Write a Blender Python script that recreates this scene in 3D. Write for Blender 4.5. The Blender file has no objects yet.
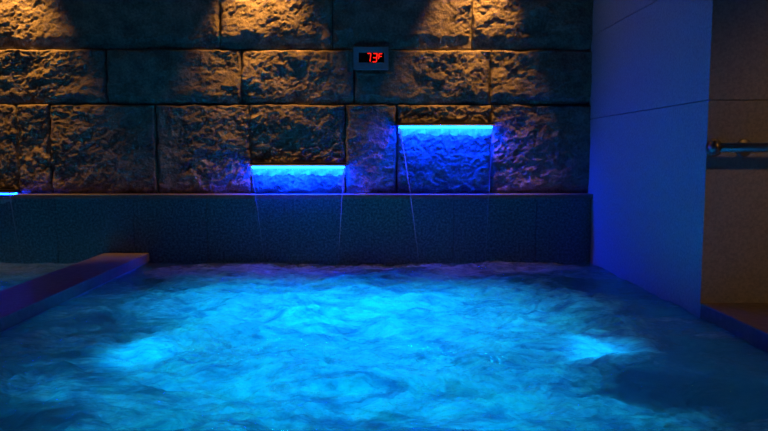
import bpy, bmesh, math
import numpy as np
from mathutils import Vector, Matrix

SC = bpy.context.scene
COL = SC.collection

# ---------------------------------------------------------------- camera
F_PX, W_PX, H_PX = 690.0, 768, 431
CAM_H = 0.7115
cam_d = bpy.data.cameras.new('camera')
cam_d.sensor_width = 36.0
cam_d.lens = F_PX / W_PX * 36.0
cam_d.clip_start = 0.02
cam = bpy.data.objects.new('camera', cam_d)
COL.objects.link(cam)
cam.location = (0, 0, CAM_H)
cam.rotation_euler = (math.radians(90) - math.atan(61.5 / F_PX), 0, -math.atan(9 / F_PX))
SC.camera = cam

# ---------------------------------------------------------------- world and exposure
world = bpy.data.worlds.new('world')
SC.world = world
world.use_nodes = True
world.node_tree.nodes['Background'].inputs[0].default_value = (0.10, 0.30, 0.62, 1)
world.node_tree.nodes['Background'].inputs[1].default_value = 0.005
SC.view_settings.view_transform = 'Standard'
SC.view_settings.look = 'None'
SC.view_settings.exposure = 0.0
SC.view_settings.gamma = 1.0
SC.view_settings.use_curve_mapping = False

# light levels (W)
WARM = (1.0, 0.41, 0.075)
BLUE = (0.0008, 0.026, 1.0)
CYAN = (0.0, 0.47, 0.92)
DOWN_W = 145.0
DOWN_Z = 2.58
STRIP_E = 140.0
UW_W = 53.0


# ---------------------------------------------------------------- noise
def _hash(ix, iy, seed):
    h = (ix.astype(np.int64) * 374761393 + iy.astype(np.int64) * 668265263 + seed * 974634777) & 0xffffffff
    h = ((h ^ (h >> 13)) * 1274126177) & 0xffffffff
    return (h ^ (h >> 16)) & 0xffffffff


def perlin(x, y, seed=0):
    x0 = np.floor(x); y0 = np.floor(y)
    fx = x - x0; fy = y - y0
    u = fx * fx * fx * (fx * (fx * 6 - 15) + 10)
    v = fy * fy * fy * (fy * (fy * 6 - 15) + 10)

    def g(dx, dy):
        a = _hash(x0 + dx, y0 + dy, seed) / 4294967296.0 * 2 * np.pi
        return np.cos(a) * (fx - dx) + np.sin(a) * (fy - dy)
    return ((g(0, 0) * (1 - u) + g(1, 0) * u) * (1 - v) + (g(0, 1) * (1 - u) + g(1, 1) * u) * v) * 1.5


def fbm(x, y, o=4, seed=0, gain=0.5, ridged=False):
    s = 0; a = 1.0
    for i in range(o):
        n = perlin(x * 2 ** i, y * 2 ** i, seed + i * 17)
        if ridged:
            n = 0.5 - np.abs(n) * 1.6
        s = s + a * n; a *= gain
    return s


def smooth(e0, e1, x):
    t = np.clip((x - e0) / (e1 - e0), 0, 1)
    return t * t * (3 - 2 * t)


# ---------------------------------------------------------------- mesh helpers
def tag(o, label=None, cat=None, group=None, kind=None):
    if label: o['label'] = label
    if cat: o['category'] = cat
    if group: o['group'] = group
    if kind: o['kind'] = kind
    return o


def link(name, me, mat=None, parent=None):
    o = bpy.data.objects.new(name, me)
    if mat: me.materials.append(mat)
    COL.objects.link(o)
    if parent: o.parent = parent
    return o


def obj(name, bm, mat, parent=None, smooth_=False):
    me = bpy.data.meshes.new(name)
    bm.normal_update()
    bm.to_mesh(me); bm.free()
    if smooth_:
        for p in me.polygons: p.use_smooth = True
    return link(name, me, mat, parent)


def empty(name, loc):
    o = bpy.data.objects.new(name, None)
    o.empty_display_size = 0.05
    o.location = loc
    COL.objects.link(o)
    return o


def box(bm, x0, x1, y0, y1, z0, z1, bev=0.0):
    r = bmesh.ops.create_cube(bm, size=1.0)
    vs = r['verts']
    for v in vs:
        v.co = Vector((x0 + (v.co.x + .5) * (x1 - x0), y0 + (v.co.y + .5) * (y1 - y0), z0 + (v.co.z + .5) * (z1 - z0)))
    if bev > 0:
        es = list({e for v in vs for e in v.link_edges})
        bmesh.ops.bevel(bm, geom=es, offset=bev, segments=2, affect='EDGES', profile=0.5)


def tube(bm, pts, radii, n=12, cap=True):
    pts = [Vector(p) for p in pts]
    rings = []
    for i, p in enumerate(pts):
        t = (pts[min(i + 1, len(pts) - 1)] - pts[max(i - 1, 0)]).normalized()
        up = Vector((0, 0, 1)) if abs(t.z) < .9 else Vector((1, 0, 0))
        a = t.cross(up).normalized(); b = t.cross(a).normalized()
        r = radii[i] if isinstance(radii, (list, tuple)) else radii
        rx, ry = r if isinstance(r, tuple) else (r, r)
        rings.append([bm.verts.new(p + a * math.cos(2 * math.pi * k / n) * rx + b * math.sin(2 * math.pi * k / n) * ry) for k in range(n)])
    for i in range(len(rings) - 1):
        for k in range(n):
            bm.faces.new((rings[i][k], rings[i][(k + 1) % n], rings[i + 1][(k + 1) % n], rings[i + 1][k]))
    if cap:
        bm.faces.new(rings[0][::-1]); bm.faces.new(rings[-1])
    bmesh.ops.recalc_face_normals(bm, faces=bm.faces[:])


def lathe(bm, prof, M=Matrix(), n=24):
    """prof = [(r, z)...] about local z, closed at both ends"""
    rings = []
    for r, z in prof:
        if r < 1e-6:
            rings.append([bm.verts.new(M @ Vector((0, 0, z)))])
        else:
            rings.append([bm.verts.new(M @ Vector((r * math.cos(2 * math.pi * k / n), r * math.sin(2 * math.pi * k / n), z))) for k in range(n)])
    for a, b in zip(rings[:-1], rings[1:]):
        for k in range(n):
            k2 = (k + 1) % n
            if len(a) == 1: bm.faces.new((a[0], b[k], b[k2]))
            elif len(b) == 1: bm.faces.new((a[k], b[0], a[k2]))
            else: bm.faces.new((a[k], b[k], b[k2], a[k2]))
    bmesh.ops.recalc_face_normals(bm, faces=bm.faces[:])


def grid_mesh(name, P, mat, parent=None, flip=False, kind=None):
    """P: (ny, nx, 3) array"""
    ny, nx, _ = P.shape
    me = bpy.data.meshes.new(name)
    me.vertices.add(nx * ny)
    me.vertices.foreach_set('co', P.reshape(-1).astype(np.float32))
    i = np.arange((ny - 1) * (nx - 1))
    r = i // (nx - 1); c = i % (nx - 1)
    a = r * nx + c
    q = np.stack([a, a + 1, a + nx + 1, a + nx], 1)
    if flip: q = q[:, ::-1]
    nf = len(q)
    me.loops.add(nf * 4); me.polygons.add(nf)
    me.loops.foreach_set('vertex_index', q.reshape(-1).astype(np.int32))
    me.polygons.foreach_set('loop_start', (np.arange(nf) * 4).astype(np.int32))
    me.polygons.foreach_set('use_smooth', np.ones(nf, dtype=bool))
    me.update(calc_edges=True); me.validate()
    return link(name, me, mat, parent)


# ---------------------------------------------------------------- materials
class NT:
    def __init__(s, name):
        s.m = bpy.data.materials.new(name); s.m.use_nodes = True
        s.t = s.m.node_tree; s.t.nodes.clear()
        s.out = s.n('ShaderNodeOutputMaterial')

    def n(s, typ, **kw):
        nd = s.t.nodes.new(typ)
        for k, v in kw.items():
            if k.startswith('i_'):
                key = k[2:]
                key = int(key) if key.isdigit() else key.replace('_', ' ')
                nd.inputs[key].default_value = v
            else: setattr(nd, k, v)
        return nd

    def l(s, a, b): s.t.links.new(a, b)

    def pos(s, scale=(1, 1, 1), rot=(0, 0, 0)):
        g = s.n('ShaderNodeNewGeometry')
        mp = s.n('ShaderNodeMapping'); mp.inputs['Scale'].default_value = scale; mp.inputs['Rotation'].default_value = rot
        s.l(g.outputs['Position'], mp.inputs[0])
        return mp.outputs[0]

    def noise(s, vec, scale, detail=4, rough=.55, dist=0):
        nd = s.n('ShaderNodeTexNoise'); nd.inputs['Scale'].default_value = scale
        nd.inputs['Detail'].default_value = detail; nd.inputs['Roughness'].default_value = rough
        nd.inputs['Distortion'].default_value = dist
        s.l(vec, nd.inputs['Vector']); return nd.outputs['Fac']

    def ramp(s, fac, stops):
        r = s.n('ShaderNodeValToRGB'); cr = r.color_ramp
        while len(cr.elements) < len(stops): cr.elements.new(.5)
        for e, (p, c) in zip(cr.elements, stops):
            e.position = p; e.color = (*c, 1) if len(c) == 3 else c
        s.l(fac, r.inputs[0]); return r.outputs[0]

    def bump(s, h, strength=.3, dist=.01):
        b = s.n('ShaderNodeBump'); b.inputs['Strength'].default_value = strength; b.inputs['Distance'].default_value = dist
        s.l(h, b.inputs['Height']); return b.outputs[0]


def mat_stone(name, c0, c1, c2, rough=.85, sc=9, fine=90, bs=.5, bd=.008, speck=0.0):
    N = NT(name); p = N.pos()
    a = N.noise(p, sc, 6, .6); b = N.noise(p, fine, 3, .7)
    mx = N.n('ShaderNodeMath', operation='MULTIPLY_ADD'); N.l(b, mx.inputs[0]); mx.inputs[1].default_value = .5 + speck; N.l(a, mx.inputs[2])
    sb = N.n('ShaderNodeMath', operation='SUBTRACT'); N.l(mx.outputs[0], sb.inputs[0]); sb.inputs[1].default_value = (.5 + speck) / 2
    col = N.ramp(sb.outputs[0], [(.3, c0), (.5, c1), (.72, c2)])
    pr = N.n('ShaderNodeBsdfPrincipled'); pr.inputs['Roughness'].default_value = rough
    N.l(col, pr.inputs['Base Color'])
    N.l(N.bump(mx.outputs[0], bs, bd), pr.inputs['Normal'])
    N.l(pr.outputs[0], N.out.inputs[0])
    return N.m


def mat_plain(name, col, rough=.5, metal=0.0):
    N = NT(name); p = N.pos()
    f = N.noise(p, 60, 3)
    c = N.ramp(f, [(.2, tuple(v * .85 for v in col)), (.8, tuple(min(1, v * 1.1) for v in col))])
    pr = N.n('ShaderNodeBsdfPrincipled'); pr.inputs['Metallic'].default_value = metal
    pr.inputs['Roughness'].default_value = rough
    N.l(c, pr.inputs['Base Color']); N.l(pr.outputs[0], N.out.inputs[0])
    return N.m


def mat_emit(name, col, e):
    N = NT(name); em = N.n('ShaderNodeEmission'); em.inputs[0].default_value = (*col, 1); em.inputs[1].default_value = e
    N.l(em.outputs[0], N.out.inputs[0]); return N.m


def mat_water(name, foam_lo, foam_hi, foam_mul):
    """churned pool water: clear refracting water mixed with milky aerated streaks"""
    N = NT(name)
    p = N.pos()
    ps = N.pos(scale=(0.75, 1.15, 1.0), rot=(0, 0, math.radians(-12)))
    big = N.noise(ps, 1.7, 5, .55, 1.0)
    fine = N.noise(ps, 6.0, 8, .68, 1.8)
    sm = N.n('ShaderNodeMath', operation='MULTIPLY_ADD'); N.l(fine, sm.inputs[0]); sm.inputs[1].default_value = .6; N.l(big, sm.inputs[2])
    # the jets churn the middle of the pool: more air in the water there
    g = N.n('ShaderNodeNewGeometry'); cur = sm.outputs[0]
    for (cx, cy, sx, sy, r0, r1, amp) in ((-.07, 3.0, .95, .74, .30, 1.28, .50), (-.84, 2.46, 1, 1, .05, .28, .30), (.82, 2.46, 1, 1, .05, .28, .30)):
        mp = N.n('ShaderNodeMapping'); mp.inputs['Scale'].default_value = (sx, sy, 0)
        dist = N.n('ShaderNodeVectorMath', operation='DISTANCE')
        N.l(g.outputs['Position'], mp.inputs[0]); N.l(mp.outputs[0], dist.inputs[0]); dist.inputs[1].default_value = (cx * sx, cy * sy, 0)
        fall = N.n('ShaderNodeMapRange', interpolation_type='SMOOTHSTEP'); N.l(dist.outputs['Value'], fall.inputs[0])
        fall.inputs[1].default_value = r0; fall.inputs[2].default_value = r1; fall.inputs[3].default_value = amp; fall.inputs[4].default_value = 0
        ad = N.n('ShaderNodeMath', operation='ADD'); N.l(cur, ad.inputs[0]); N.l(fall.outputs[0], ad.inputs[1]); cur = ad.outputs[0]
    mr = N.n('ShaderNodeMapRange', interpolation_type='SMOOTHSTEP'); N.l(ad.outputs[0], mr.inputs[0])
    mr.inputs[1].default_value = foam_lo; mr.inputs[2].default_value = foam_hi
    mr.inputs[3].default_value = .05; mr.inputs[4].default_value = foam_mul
    bmp = N.bump(N.noise(N.pos(scale=(.6, 1.3, 1)), 26, 5, .62, .8), .8, .016)
    gl = N.n('ShaderNodeBsdfGlass'); gl.inputs['IOR'].default_value = 1.33; gl.inputs['Roughness'].default_value = .04
    gl.inputs['Color'].default_value = (.55, .9, 1, 1); N.l(bmp, gl.inputs['Normal'])
    tr = N.n('ShaderNodeBsdfTranslucent'); dens = N.ramp(N.noise(N.pos(scale=(.8, 1.25, 1), rot=(0, 0, math.radians(-14))), 3.2, 10, .74, 2.2), [(.36, (.10, .30, .60)), (.5, (.48, .72, .93)), (.62, (.85, .98, 1))])
    N.l(dens, tr.inputs[0]); N.l(bmp, tr.inputs['Normal'])
    df = N.n('ShaderNodeBsdfDiffuse'); df.inputs[0].default_value = (.5, .62, .66, 1); N.l(bmp, df.inputs['Normal'])
    m1 = N.n('ShaderNodeMixShader'); m1.inputs[0].default_value = .18; N.l(tr.outputs[0], m1.inputs[1]); N.l(df.outputs[0], m1.inputs[2])
    gs = N.n('ShaderNodeBsdfGlossy'); gs.inputs['Roughness'].default_value = .12; N.l(bmp, gs.inputs['Normal'])
    fr = N.n('ShaderNodeFresnel'); fr.inputs[0].default_value = 1.33; N.l(bmp, fr.inputs['Normal'])
    m2 = N.n('ShaderNodeMixShader'); N.l(fr.outputs[0], m2.inputs[0]); N.l(m1.outputs[0], m2.inputs[1]); N.l(gs.outputs[0], m2.inputs[2])
    m3 = N.n('ShaderNodeMixShader'); N.l(mr.outputs[0], m3.inputs[0]); N.l(gl.outputs[0], m3.inputs[1]); N.l(m2.outputs[0], m3.inputs[2])
    N.l(m3.outputs[0], N.out.inputs[0])
    return N.m


def mat_fall(name, clear):
    """thin falling water: mostly see-through, a little sparkle and a little milkiness"""
    N = NT(name)
    n1 = N.noise(N.pos(scale=(1, 1, .15)), 60, 4, .6)
    tp = N.n('ShaderNodeBsdfTransparent')
    tr = N.n('ShaderNodeBsdfTranslucent'); tr.inputs[0].default_value = (.8, .9, 1, 1)
    gs = N.n('ShaderNodeBsdfGlossy'); gs.inputs['Roughness'].default_value = .1
    N.l(N.bump(n1, .5, .01), gs.inputs['Normal'])
    a = N.n('ShaderNodeMixShader'); a.inputs[0].default_value = .45; N.l(tr.outputs[0], a.inputs[1]); N.l(gs.outputs[0], a.inputs[2])
    mr = N.n('ShaderNodeMapRange'); N.l(n1, mr.inputs[0]); mr.inputs[1].default_value = .3; mr.inputs[2].default_value = .75
    mr.inputs[3].default_value = clear * .4; mr.inputs[4].default_value = clear
    b = N.n('ShaderNodeMixShader'); N.l(mr.outputs[0], b.inputs[0]); N.l(tp.outputs[0], b.inputs[1]); N.l(a.outputs[0], b.inputs[2])
    N.l(b.outputs[0], N.out.inputs[0])
    return N.m


M_ROCK = mat_stone('split_face_stone', (.10, .085, .068), (.19, .165, .132), (.30, .265, .21), .8, 7, 70, .8, .012, .3)
M_GRAN = mat_stone('dark_granite', (.035, .055, .068), (.11, .165, .19), (.28, .38, .42), .6, 70, 300, .2, .001, .8)
M_WALLG = mat_stone('grey_granite', (.23, .28, .33), (.31, .37, .42), (.40, .46, .51), .65, 90, 420, .15, .001, .4)
M_CAP = mat_stone('honed_coping', (.11, .105, .10), (.15, .14, .13), (.21, .20, .19), .5, 30, 200, .2, .001, .3)
M_JOINT = mat_plain('joint_mortar', (.03, .03, .032), .9)
M_BASIN = mat_stone('basin_tile', (.10, .22, .26), (.14, .28, .32), (.2, .34, .38), .5, 12, 60, .2, .002)
M_CEIL = mat_plain('ceiling_paint', (.10, .095, .09), .9)
M_STEEL = mat_plain('brushed_steel', (.28, .30, .34), .42, 1.0)
M_DARKST = mat_plain('dark_steel', (.05, .052, .058), .5, 1.0)
M_HOUSE = mat_plain('grey_plastic', (.3, .28, .3), .45)
M_BLACK = mat_plain('black_screen', (.006, .006, .007), .2)
M_LED = mat_emit('blue_led', BLUE, STRIP_E)
M_RED = mat_emit('red_led', (1.0, .012, .006), 3.2)
M_WARM = mat_emit('warm_lens', WARM, 20)
M_UW = mat_emit('cyan_lens', CYAN, 1.2)
M_WATER = mat_water('churned_water', .66, 1.12, .97)
M_WATER2 = mat_water('rippled_water', .40, 1.05, .6)
M_SHEET = mat_fall('water_sheet', .05)
M_FRINGE = mat_fall('aerated_fringe', 1.3)
M_STREAM = mat_fall('water_stream', 1.0)

# ---------------------------------------------------------------- plan of the place (metres, water level z = 0)
YL = 4.50      # lower facing wall
YS = 4.60      # stone wall plane
ZL = 0.4505     # ledge height
XR = 1.42      # right wall
YP = 2.95      # front of right wall
XD0, XD1 = -1.769, -1.476   # divider
ZC = 0.064     # coping height
ZTOP = 2.24
XL = -4.2
YB = -1.4


def sight(px, py, y):
    """where the line of sight through a picture point meets the upright plane at distance y"""
    th = math.atan(61.5 / F_PX); ya = math.atan(9 / F_PX)
    a = (px - 384) / F_PX; b = -(py - 215.5) / F_PX
    fy = math.cos(th) + b * math.sin(th); fz = -math.sin(th) + b * math.cos(th)
    X = a * math.cos(ya) + fy * math.sin(ya); Y = -a * math.sin(ya) + fy * math.cos(ya)
    return X / Y * y, CAM_H + fz / Y * y


def PX(px, y=YS, py=100): return sight(px, py, y)[0]
def PZ(py, y=YS, px=375): return sight(px, py, y)[1]


# ---------------------------------------------------------------- structure
# stone wall: large split-faced blocks in courses
def stone_wall():
    bm_parts = []
    zA, zB, zC = PZ(50), PZ(104.5), ZL - .01
    zTop = PZ(-42)
    rows = [
        (zA, zTop, [-420, -230, -62, 36 - 72, 222, 333, 471, 640], 1),
        (zB, zA, [-300, -150, -40, 108, 242, 354, 490, 640], 2),
        (zC, zB, [-350, -200, -80, 17, 50, 156, 250, 345, 397, 491, 640], 3),
        (zTop, ZTOP + .02, [-420, -300, -120, 60, 180, 300, 450, 560, 640], 4),
    ]
    rough_map = {}
    V = []; Fq = []; off = 0
    gap = .0025
    for z0, z1, xs, rid in rows:
        xs = sorted(xs)
        for bi in range(len(xs) - 1):
            x0 = PX(xs[bi]) + gap; x1 = PX(xs[bi + 1]) - gap
            x0 = max(x0, XL); x1 = min(x1, XR + .05)
            if x1 - x0 < .03: continue
            a0, a1 = z0 + gap, z1 - gap
            step = .0065 if rid <= 3 else .02
            nx = max(4, int((x1 - x0) / step)); nz = max(4, int((a1 - a0) / step))
            X, Z = np.meshgrid(np.linspace(x0, x1, nx + 1), np.linspace(a0, a1, nz + 1))
            seed = rid * 100 + bi * 7
            px = X / YS * F_PX + 375
            # how boldly each spot of the wall is quarried (the smoother blocks lie between the lamps)
            r = np.ones_like(X)
            if rid == 1:
                r = 1 - .78 * smooth(45, 75, px) * (1 - smooth(195, 225, px)) - .75 * smooth(340, 360, px) * (1 - smooth(440, 474, px)) * smooth(-.1, .1, px * 0 + 1)
            if rid == 2:
                r = 1 - .6 * smooth(70, 110, px) * (1 - smooth(190, 215, px)) - .75 * smooth(315, 345, px) * (1 - smooth(405, 440, px))
            if rid == 3:
                r = 1 - .55 * smooth(75, 110, px) * (1 - smooth(160, 200, px)) - .5 * smooth(338, 348, px) * (1 - smooth(388, 400, px))
            if rid == 3:
                r = r * (1 + .25 * smooth(245, 252, px) * (1 - smooth(340, 346, px)) + .5 * smooth(397, 402, px) * (1 - smooth(486, 491, px)))
            dl = X - x0; dr = x1 - X; db = Z - a0; dt = a1 - Z
            wob = .02 * fbm(X * 9, Z * 9, 3, seed + 3)
            mb = {1: .06, 2: .028}.get(rid, .012)          # drafted lower margin
            e = smooth(-.006, .014, dl + wob * .8) * smooth(-.006, .014, dr + wob * .8) * smooth(-.004, .009, dt + wob * .5) * smooth(mb * .5, mb + .03, db + wob * 1.6)
            n_big = fbm(X * 2.8, Z * 3.4, 3, seed); n_big = n_big - n_big.mean()
            n_mid = fbm(X * 8, Z * 11, 4, seed + 31, .5)
            n_chip = fbm(X * 5 + 1.5 * n_mid, Z * 7.5 + 1.2 * n_mid, 4, seed + 57, .55)
            grain = fbm(X * 40, Z * 48, 3, seed + 77, .65)
            chip = smooth(.02, .10, n_chip)
            h = .030 * (.6 + .4 * r) + r * ((.020 if rid < 3 else .011) * n_big + .0045 * n_mid - .0055 * chip) + .0034 * (.45 + .55 * r) * grain
            h = np.clip(h, .004, .09)
            base = .004 + .003 * fbm(X * 14, Z * 14, 3, seed + 5)
            d = base * np.minimum(1, np.minimum(np.minimum(dl, dr), np.minimum(db, dt)) / .006) + e * h
            if rid in (1, 2):     # a flat patch was dressed for the display
                k = smooth(348, 352, px) * (1 - smooth(390, 394, px)) * smooth(PZ(74), PZ(71), Z) * (1 - smooth(PZ(46), PZ(42), Z))
                d = d * (1 - k) + .012 * k
            Y = YS - d
            P = np.stack([X, Y, Z], -1).reshape(-1, 3)
            n0 = off
            V.append(P); off += len(P)
            i = np.arange(nx * nz); rr = i // nx; cc = i % nx; a = rr * (nx + 1) + cc + n0
            Fq.append(np.stack([a, a + 1, a + nx + 2, a + nx + 1], 1))
            # sides of the block, back into the wall
            idx = np.arange((nx + 1) * (nz + 1)).reshape(nz + 1, nx + 1) + n0
            loop = np.concatenate([idx[0, :], idx[1:, -1], idx[-1, -2::-1], idx[-2:0:-1, 0]])
            B = P[loop - n0].copy(); B[:, 1] = YS + .10
            m = len(loop); bidx = np.arange(m) + off
            V.append(B); off += m
            Fq.append(np.stack([loop, bidx, np.roll(bidx, -1), np.roll(loop, -1)], 1))
    V = np.concatenate(V); Q = np.concatenate(Fq)
    me = bpy.data.meshes.new('wall_back')
    me.vertices.add(len(V)); me.vertices.foreach_set('co', V.reshape(-1).astype(np.float32))
    nf = len(Q); me.loops.add(nf * 4); me.polygons.add(nf)
    me.loops.foreach_set('vertex_index', Q.reshape(-1).astype(np.int32))
    me.polygons.foreach_set('loop_start', (np.arange(nf) * 4).astype(np.int32))
    me.update(calc_edges=True); me.validate()
    o = link('wall_back', me, M_ROCK)
    tag(o, kind='structure')
    bm = bmesh.new(); box(bm, XL - .1, 3.2, YS + .03, YS + .25, -1.0, ZTOP + .05)
    b = obj('mortar_bed', bm, M_JOINT, o)
    return o


stone_wall()

# lower facing wall of dark granite slabs
bm = bmesh.new()
js = [-330, -250, -168, -90, -25, 57, 134, 207, 289, 371, 453, 536]
js = [XL] + [PX(j, YL, 228) for j in js if PX(j, YL, 228) > XL] + [XR]
for a, b in zip(js[:-1], js[1:]):
    box(bm, a + .002, b - .002, YL, YL + .12, -.95, ZL - .028, .0012)
box(bm, XL, XR, YL + .02, YL + .125, -.95, ZL - .028)
tag(obj('wall_lower', bm, M_GRAN), kind='structure')

# coping of the ledge
bm = bmesh.new()
box(bm, XL, XR, YL - .034, YS + .04, ZL - .028, ZL, .003)
tag(obj('trim_1', bm, M_CAP), kind='structure')

# right wall (a thick return of large granite slabs)
bm = bmesh.new()
zs = [-.95, -.14, .40, .94, 1.48, ZTOP]
for a, b in zip(zs[:-1], zs[1:]):
    ga = .0004 if a == .40 else .002; gb = .0004 if b == .40 else .002
    box(bm, XR, 3.2, YP, YS + .2, a + ga, b - gb, gb * .8)
box(bm, XR + .02, 3.2, YP + .02, YS + .2, -.9, ZTOP)
tag(obj('wall_right', bm, M_WALLG), kind='structure')

bm = bmesh.new(); box(bm, XL - .15, XL, YB, YS + .2, -.95, ZTOP)
tag(obj('wall_left', bm, M_WALLG), kind='structure')
bm = bmesh.new(); box(bm, XL - .15, 3.4, YB - .15, YS + .25, ZTOP, ZTOP + .12)
tag(obj('ceiling', bm, M_CEIL), kind='structure')

# deck beside the pool, and its coping
bm = bmesh.new()
box(bm, XR + .36, 3.2, YB, YP, -.1, ZC - .002)
box(bm, XL, 3.2, YB - .1, YB + .35, -.1, ZC)
tag(obj('floor', bm, M_WALLG), kind='structure')
bm = bmesh.new()
for k in range(5):
    y1 = YP - k * .75; y0 = max(y1 - .75, YB + .36)
    box(bm, XR + .0, XR + .358, y0 + .001, y1 - .001, -.02, ZC, .004)
tag(obj('trim_2', bm, M_CAP), kind='structure')

# basin
bm = bmesh.new()
box(bm, XL, XR, YB, YL + .05, -1.0, -.85)
box(bm, XR, XR + .3, YB, YP + .01, -.86, -.021)
box(bm, XL, XR + .3, YB - .1, YB + .34, -.86, -.101)
tag(obj('pool_basin', bm, M_BASIN), kind='structure')

# ---------------------------------------------------------------- divider between the two pools
div = empty('pool_divider', (0, 0, 0))
div.location = ((XD0 + XD1) / 2, 2.0, -.85)
tag(div, 'low granite divider running from the back wall between the two pools', 'divider')
bm = bmesh.new()
xm = (XD0 + XD1) / 2
y0 = YB + .36
for k in range(6):
    a = YL - .002 - k * .98; b = max(a - .98, y0)
    box(bm, XD0 - xm, XD1 - xm, b + .001 - 2, a - .001 - 2, .85 + .01, .85 + .068, .004)
obj('coping', bm, M_CAP, div)
bm = bmesh.new(); box(bm, XD0 + .012 - xm, XD1 - .012 - xm, y0 - 2, YL - .004 - 2, .002, .86)
obj('base', bm, M_WALLG, div)


# ---------------------------------------------------------------- water
def water(name, x0, x1, y0, y1, nx, ny, calm, label, mat):
    # rows are denser far away where the eye sees them edge-on
    X, Y = np.meshgrid(np.linspace(x0, x1, nx), np.linspace(y0, y1, ny))
    wx = X + .12 * fbm(X * 1.6, Y * 1.6, 3, 5); wy = Y + .12 * fbm(X * 1.6 + 9, Y * 1.6, 3, 6)
    c = np.exp(-(((X + .1) / 1.25) ** 2 + ((Y - 2.7) / 1.2) ** 2))
    h = .026 * fbm(wx * 1.7, wy * 2.6, 3, 11) + .012 * fbm(wx * 4.5, wy * 7.5, 4, 23, .55) + .006 * fbm(wx * 13, wy * 20, 3, 37, .55)
    rid = fbm(wx * 2.2 + .5, wy * 3.4, 3, 71, .5, ridged=True)
    h = h * (.75 + .5 * c) + .012 * c * rid
    # the swell pushed up around the jets breaks in an uneven ring
    rr = np.hypot((X - .1) * .85, (Y - 2.85) * 1.05) + .16 * fbm(X * 1.9, Y * 1.9, 4, 131)
    if name == 'pool_water' and calm == 1.0:
        h = h + .020 * np.exp(-((rr - .78) / .075) ** 2) + .012 * np.exp(-((rr - .42) / .05) ** 2)
    # splash rings where the falls land
    for cx in (-.5, .46):
        d = np.exp(-(((X - cx) / .38) ** 2 + ((Y - 4.36) / .10) ** 2))
        h = h + d * .012 * fbm(X * 16, Y * 22, 3, 91)
    edge = np.minimum(np.minimum(X - x0, x1 - X), 9)
    Z = h * calm * (.35 + .65 * smooth(0, .35, edge))
    return tag(grid_mesh(name, np.stack([X, Y, Z], -1), mat), label, 'water', kind='stuff')


water('pool_water', XD1 - .013, XR, .3, YL - .0, 620, 900, 1.0, 'churning blue lit water filling the main pool below the spouts', M_WATER)
water('pool_water', XL, XD0 + .013, .8, YL - .0, 300, 500, .8, 'dim teal rippled water in the small pool left of the divider', M_WATER2)

# underwater lights on the pool floor
for i, (x, y, w, s, lab) in enumerate([
        (-.84, 2.46, .9, .9, 'underwater light glowing cyan through the water at the left of the main pool'),
        (.82, 2.46, .9, .9, 'underwater light glowing cyan through the water at the right of the main pool'),
        (-.55, 3.25, .9, 1, 'underwater light glowing cyan in the centre of the main pool towards the left spout'),
        (.25, 3.15, .9, 1, 'underwater light glowing cyan in the centre of the main pool towards the right spout'),
        (-.48, 2.12, .6, 1, 'underwater light glowing cyan near the viewer left of the pool centre'),
        (.25, 2.10, .6, 1, 'underwater light glowing cyan near the viewer right of the pool centre'),
        (-2.35, 3.3, .3, 1, 'underwater light glowing dimly in the small pool left of the divider')]):
    t = empty('underwater_light', (x, y, -.85))
    tag(t, lab, 'pool light', 'underwater pool lights')
    bm = bmesh.new(); lathe(bm, [(0, 0), (.09, 0), (.095, .012), (.085, .02), (.072, .02), (.07, .012), (0, .012)])
    obj('trim_ring', bm, M_STEEL, t, True)
    bm = bmesh.new(); lathe(bm, [(0, .012), (.066, .012), (.066, .016), (.04, .022), (0, .025)])
    obj('lens', bm, M_UW, t, True)
    ld = bpy.data.lights.new('underwater_lamp', 'SPOT'); ld.color = CYAN; ld.energy = UW_W * w; ld.shadow_soft_size = .07
    ld.spot_size = math.radians(22 if i < 2 else 108 if i < 6 else 150); ld.spot_blend = .6
    lo = bpy.data.objects.new('underwater_lamp', ld); COL.objects.link(lo); lo.parent = t; lo.location = (0, 0, .05); lo.rotation_euler = (math.pi, 0, 0)

# ---------------------------------------------------------------- spouts and falling water
def spout(x0, x1, z, lip, label, wl=None):
    t = empty('waterfall_spout', ((x0 + x1) / 2, YS, z))
    tag(t, label, 'spout', 'blue lit waterfall spouts in the stone wall')
    hw = (x1 - x0) / 2
    bm = bmesh.new()
    box(bm, -hw - .012, hw + .012, -lip + .035, .04, .002, .024, .002)       # body set into the wall
    obj('housing', bm, M_DARKST, t)
    bm = bmesh.new()
    # the lip: a thin plate with a slightly dropped nose
    prof = [(-lip + .035, .014), (-lip + .004, .010), (-lip, .006), (-lip + .004, .002), (-lip + .035, .002)]
    a = [bm.verts.new((-hw - .012, y, zz)) for y, zz in prof]; b = [bm.verts.new((hw + .012, y, zz)) for y, zz in prof]
    for k in range(len(prof)):
        k2 = (k + 1) % len(prof); bm.faces.new((a[k], a[k2], b[k2], b[k]))
    bm.faces.new(a); bm.faces.new(b[::-1]); bmesh.ops.recalc_face_normals(bm, faces=bm.faces[:])
    obj('lip', bm, M_DARKST, t)
    bm = bmesh.new(); box(bm, -hw, hw, -lip + .008, -.045, -.012, .001, .002)
    obj('light_strip', bm, M_LED, t)
    return t


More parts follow.
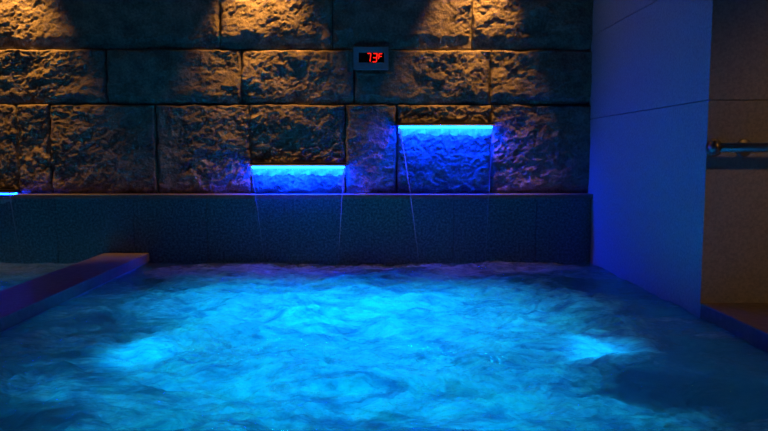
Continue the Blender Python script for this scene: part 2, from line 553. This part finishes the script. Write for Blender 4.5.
def falling(x0, x1, z, lip, xin0, xin1, zend, label):
    """thin sheet between two thicker edge strands, drawn in by surface tension, on a free-fall path"""
    y_s = YS - lip - .002; v = .16; g = 9.8
    n = 40; nx = 46
    T = empty('falling_water', ((x0 + x1) / 2, y_s, zend)); tag(T, label, 'waterfall', 'thin falls of water under the spouts')
    ox = (x0 + x1) / 2

    def yz(s):
        zz = (z + .003) * (1 - s) + zend * s
        t_ = math.sqrt(max(0, 2 * (z + .003 - zz) / g)); return -v * t_, zz - zend
    P = np.zeros((n + 1, nx + 1, 3))
    for i in range(n + 1):
        s = i / n; y, zz = yz(s)
        k = s ** .85
        xa = x0 + .002 + (xin0 - x0) * k; xb = x1 - .002 + (xin1 - x1) * k
        for j in range(nx + 1):
            u = j / nx
            P[i, j] = (xa + (xb - xa) * u - ox, y + .0015 * math.sin(u * 37 + 5 * s) * s, zz)
    grid_mesh('sheet', P, M_SHEET, T)
    # the ragged milky fringe right under the lip, where the water is full of air
    hw = (x1 - x0) / 2 + .004; n2, m2 = 14, 150
    P = np.zeros((n2 + 1, m2 + 1, 3)); xs = np.linspace(-hw, hw, m2 + 1)
    dep = .046 + .016 * fbm(xs * 13 + x0 * 7, xs * 0 + 3.3, 4, 41, .6)
    for i in range(n2 + 1):
        s = i / n2
        P[i, :, 0] = xs; P[i, :, 1] = .012 + .004 * np.sin(xs * 60 + 4 * s) * s; P[i, :, 2] = (z - zend) - .012 - dep * s
    grid_mesh('foam_fringe', P, M_FRINGE, T)
    for side in (0, 1):
        pts = []; rad = []
        for i in range(n + 1):
            s = i / n; y, zz = yz(s); k = s ** .85
            x = (x0 + (xin0 - x0) * k) if side == 0 else (x1 + (xin1 - x1) * k)
            pts.append((x + .0012 * math.sin(s * 31) - ox, y, zz)); rad.append(((.0050 + .0020 * math.sin(s * 23) ** 2) * (1 - .86 * s ** .55), .0042 * (1 - .86 * s ** .55)))
        bm = bmesh.new(); tube(bm, pts, rad, 8)
        obj('strand', bm, M_STREAM, T, True)


LIP = .135
sa = (PX(251, YS - LIP, 165), PX(344.5, YS - LIP, 165), .632)
sb = (PX(399, YS - LIP), PX(493, YS - LIP), PZ(126, YS - LIP))
sc_ = (-2.98, PX(10, YS - LIP, 192), .458)
spout(*sa, LIP, 'lower blue lit waterfall spout in the middle of the stone wall')
spout(*sb, LIP, 'higher blue lit waterfall spout on the stone wall below the red display')
spout(*sc_, LIP, 'blue lit waterfall spout just above the ledge at the far left edge')
falling(*sa, LIP, PX(262, YL - .1), PX(337, YL - .1), .0, 'thin clear fall of water below the lower middle spout')
falling(*sb, LIP, PX(420, YL - .1), PX(487, YL - .1), .0, 'thin clear fall of water below the higher right spout with a slanting left edge')
falling(*sc_, LIP, -2.93, PX(12, YL - .1), .0, 'thin clear fall of water below the far left spout')

# ---------------------------------------------------------------- temperature display
yD = 4.545
cx = (PX(354, yD) + PX(388, yD)) / 2; cz = (PZ(47, yD) + PZ(69, yD)) / 2
u = yD / F_PX   # one picture unit at this distance, used as a length
t = empty('temperature_display', (cx, yD, cz))
tag(t, 'small grey wall display showing 73F in red digits on the stone wall', 'temperature display')
bm = bmesh.new()
W, H = 34.5 * u / 2, 22 * u / 2
sx0, sx1, sz0, sz1 = -W + 5.2 * u, W - 4.2 * u, H - 15.4 * u, H - 5.6 * u
box(bm, -W, W, .006, .05, -H, H, .003)
box(bm, -W, sx0, 0, .01, -H, H, .0015); box(bm, sx1, W, 0, .01, -H, H, .0015)
box(bm, sx0 - .002, sx1 + .002, 0, .01, sz1, H, .0015); box(bm, sx0 - .002, sx1 + .002, 0, .01, -H, sz0, .0015)
obj('housing', bm, M_HOUSE, t)
bm = bmesh.new(); box(bm, sx0, sx1, .004, .012, sz0, sz1); scr = obj('screen', bm, M_BLACK, t)
SEG = {'7': 'abc', '3': 'abcdg', 'F': 'aefg'}


def digit(ch, x, z0, w, h):
    bm = bmesh.new(); tk = .17 * w; g_ = .02 * w; sl = .10
    def bar(ax, az, bx_, bz):
        d = Vector((bx_ - ax, bz - az)); n_ = Vector((-d.y, d.x)).normalized() * tk / 2; dn = d.normalized()
        p0 = Vector((ax, az)) + dn * g_; p1 = Vector((bx_, bz)) - dn * g_
        pts = [p0, p0 + dn * tk / 2 + n_, p1 - dn * tk / 2 + n_, p1, p1 - dn * tk / 2 - n_, p0 + dn * tk / 2 - n_]
        f = []; b = []
        for q in pts:
            xx = x + q.x + sl * (q.y); zz = z0 + q.y
            f.append(bm.verts.new((xx, .0015, zz))); b.append(bm.verts.new((xx, .0045, zz)))
        bm.faces.new(f); bm.faces.new(b[::-1])
        for k in range(6): bm.faces.new((f[k], b[k], b[(k + 1) % 6], f[(k + 1) % 6]))
    S = {'a': (0, h, w, h), 'b': (w, h, w, h / 2), 'c': (w, h / 2, w, 0), 'd': (0, 0, w, 0), 'e': (0, 0, 0, h / 2), 'f': (0, h / 2, 0, h), 'g': (0, h / 2, w, h / 2)}
    for s in SEG[ch]: bar(*S[s])
    bmesh.ops.recalc_face_normals(bm, faces=bm.faces[:])
    tag(obj('digit', bm, M_RED, scr), 'glowing red ' + ch)


digit('7', sx0 + 7.6 * u, sz0 + .9 * u, 3.6 * u, 8.0 * u)
digit('3', sx0 + 13.6 * u, sz0 + .8 * u, 3.8 * u, 8.0 * u)
digit('F', sx0 + 19.6 * u, sz0 + 3.4 * u, 3.0 * u, 5.2 * u)

# ---------------------------------------------------------------- handrail on the front of the right wall
yh = YP - .075
hz = PZ(147.5, yh); hx = PX(716, yh)
t = empty('handrail', (hx, YP, hz))
tag(t, 'steel handrail fixed to the front of the right granite wall', 'handrail')
bm = bmesh.new(); tube(bm, [(0.0, -.075, 0), (1.3, -.075, 0)], .0195, 20); obj('rail', bm, M_STEEL, t, True)
Mx = Matrix.Translation((0, -.075, 0)) @ Matrix.Rotation(-math.pi / 2, 4, 'Y')
bm = bmesh.new(); lathe(bm, [(0, .022), (.012, .021), (.024, .014), (.030, .004), (.031, -.004), (.026, -.014), (.0195, -.016), (0, -.016)], Mx)
obj('end_cap', bm, M_STEEL, t, True)
for xx in (.035, .165, .95):
    bm = bmesh.new()
    Mf = Matrix.Translation((xx, 0, 0)) @ Matrix.Rotation(math.pi / 2, 4, 'X')
    lathe(bm, [(0, -.004), (.036, -.004), (.038, .004), (.034, .008), (.014, .011), (.011, .016), (.011, .074), (0, .074)], Mf)
    obj('bracket', bm, M_STEEL, t, True)

# ---------------------------------------------------------------- ceiling downlights
def downlight(x, y, w, size, blend, label, aim=(0, 0), soft=.022):
    t = empty('ceiling_downlight', (x, y, ZTOP))
    tag(t, label, 'downlight', 'warm ceiling downlights')
    bm = bmesh.new(); lathe(bm, [(.036, 0.0), (.055, 0.0), (.055, -.006), (.048, -.010), (.038, -.010), (.036, -.004), (.036, 0.0)])
    obj('trim_ring', bm, M_STEEL, t, True)
    bm = bmesh.new(); lathe(bm, [(0, -.001), (.034, -.001), (.034, -.004), (0, -.005)])
    obj('lens', bm, M_WARM, t, True)
    ld = bpy.data.lights.new('downlight_lamp', 'SPOT'); ld.color = WARM; ld.energy = w
    ld.spot_size = math.radians(size); ld.spot_blend = blend; ld.shadow_soft_size = soft
    lo = bpy.data.objects.new('downlight_lamp', ld); COL.objects.link(lo); lo.parent = t; lo.location = (0, 0, -.03)
    lo.rotation_euler = (math.radians(aim[0]), math.radians(aim[1]), 0)


yW = YS - .20
downlight(-2.36, yW, DOWN_W, 64, 1.0, 'warm downlight over the stone wall above the far left spout', (14, 0))
downlight(-.72, yW, DOWN_W, 64, 1.0, 'warm downlight over the stone wall above the lower middle spout', (14, 0))
downlight(.70, yW, DOWN_W, 58, 1.0, 'warm downlight over the stone wall above the higher right spout', (14, 5))
downlight(2.3, 1.25, 44, 84, .8, 'warm downlight over the deck in front of the right wall', (30, 0), .10)
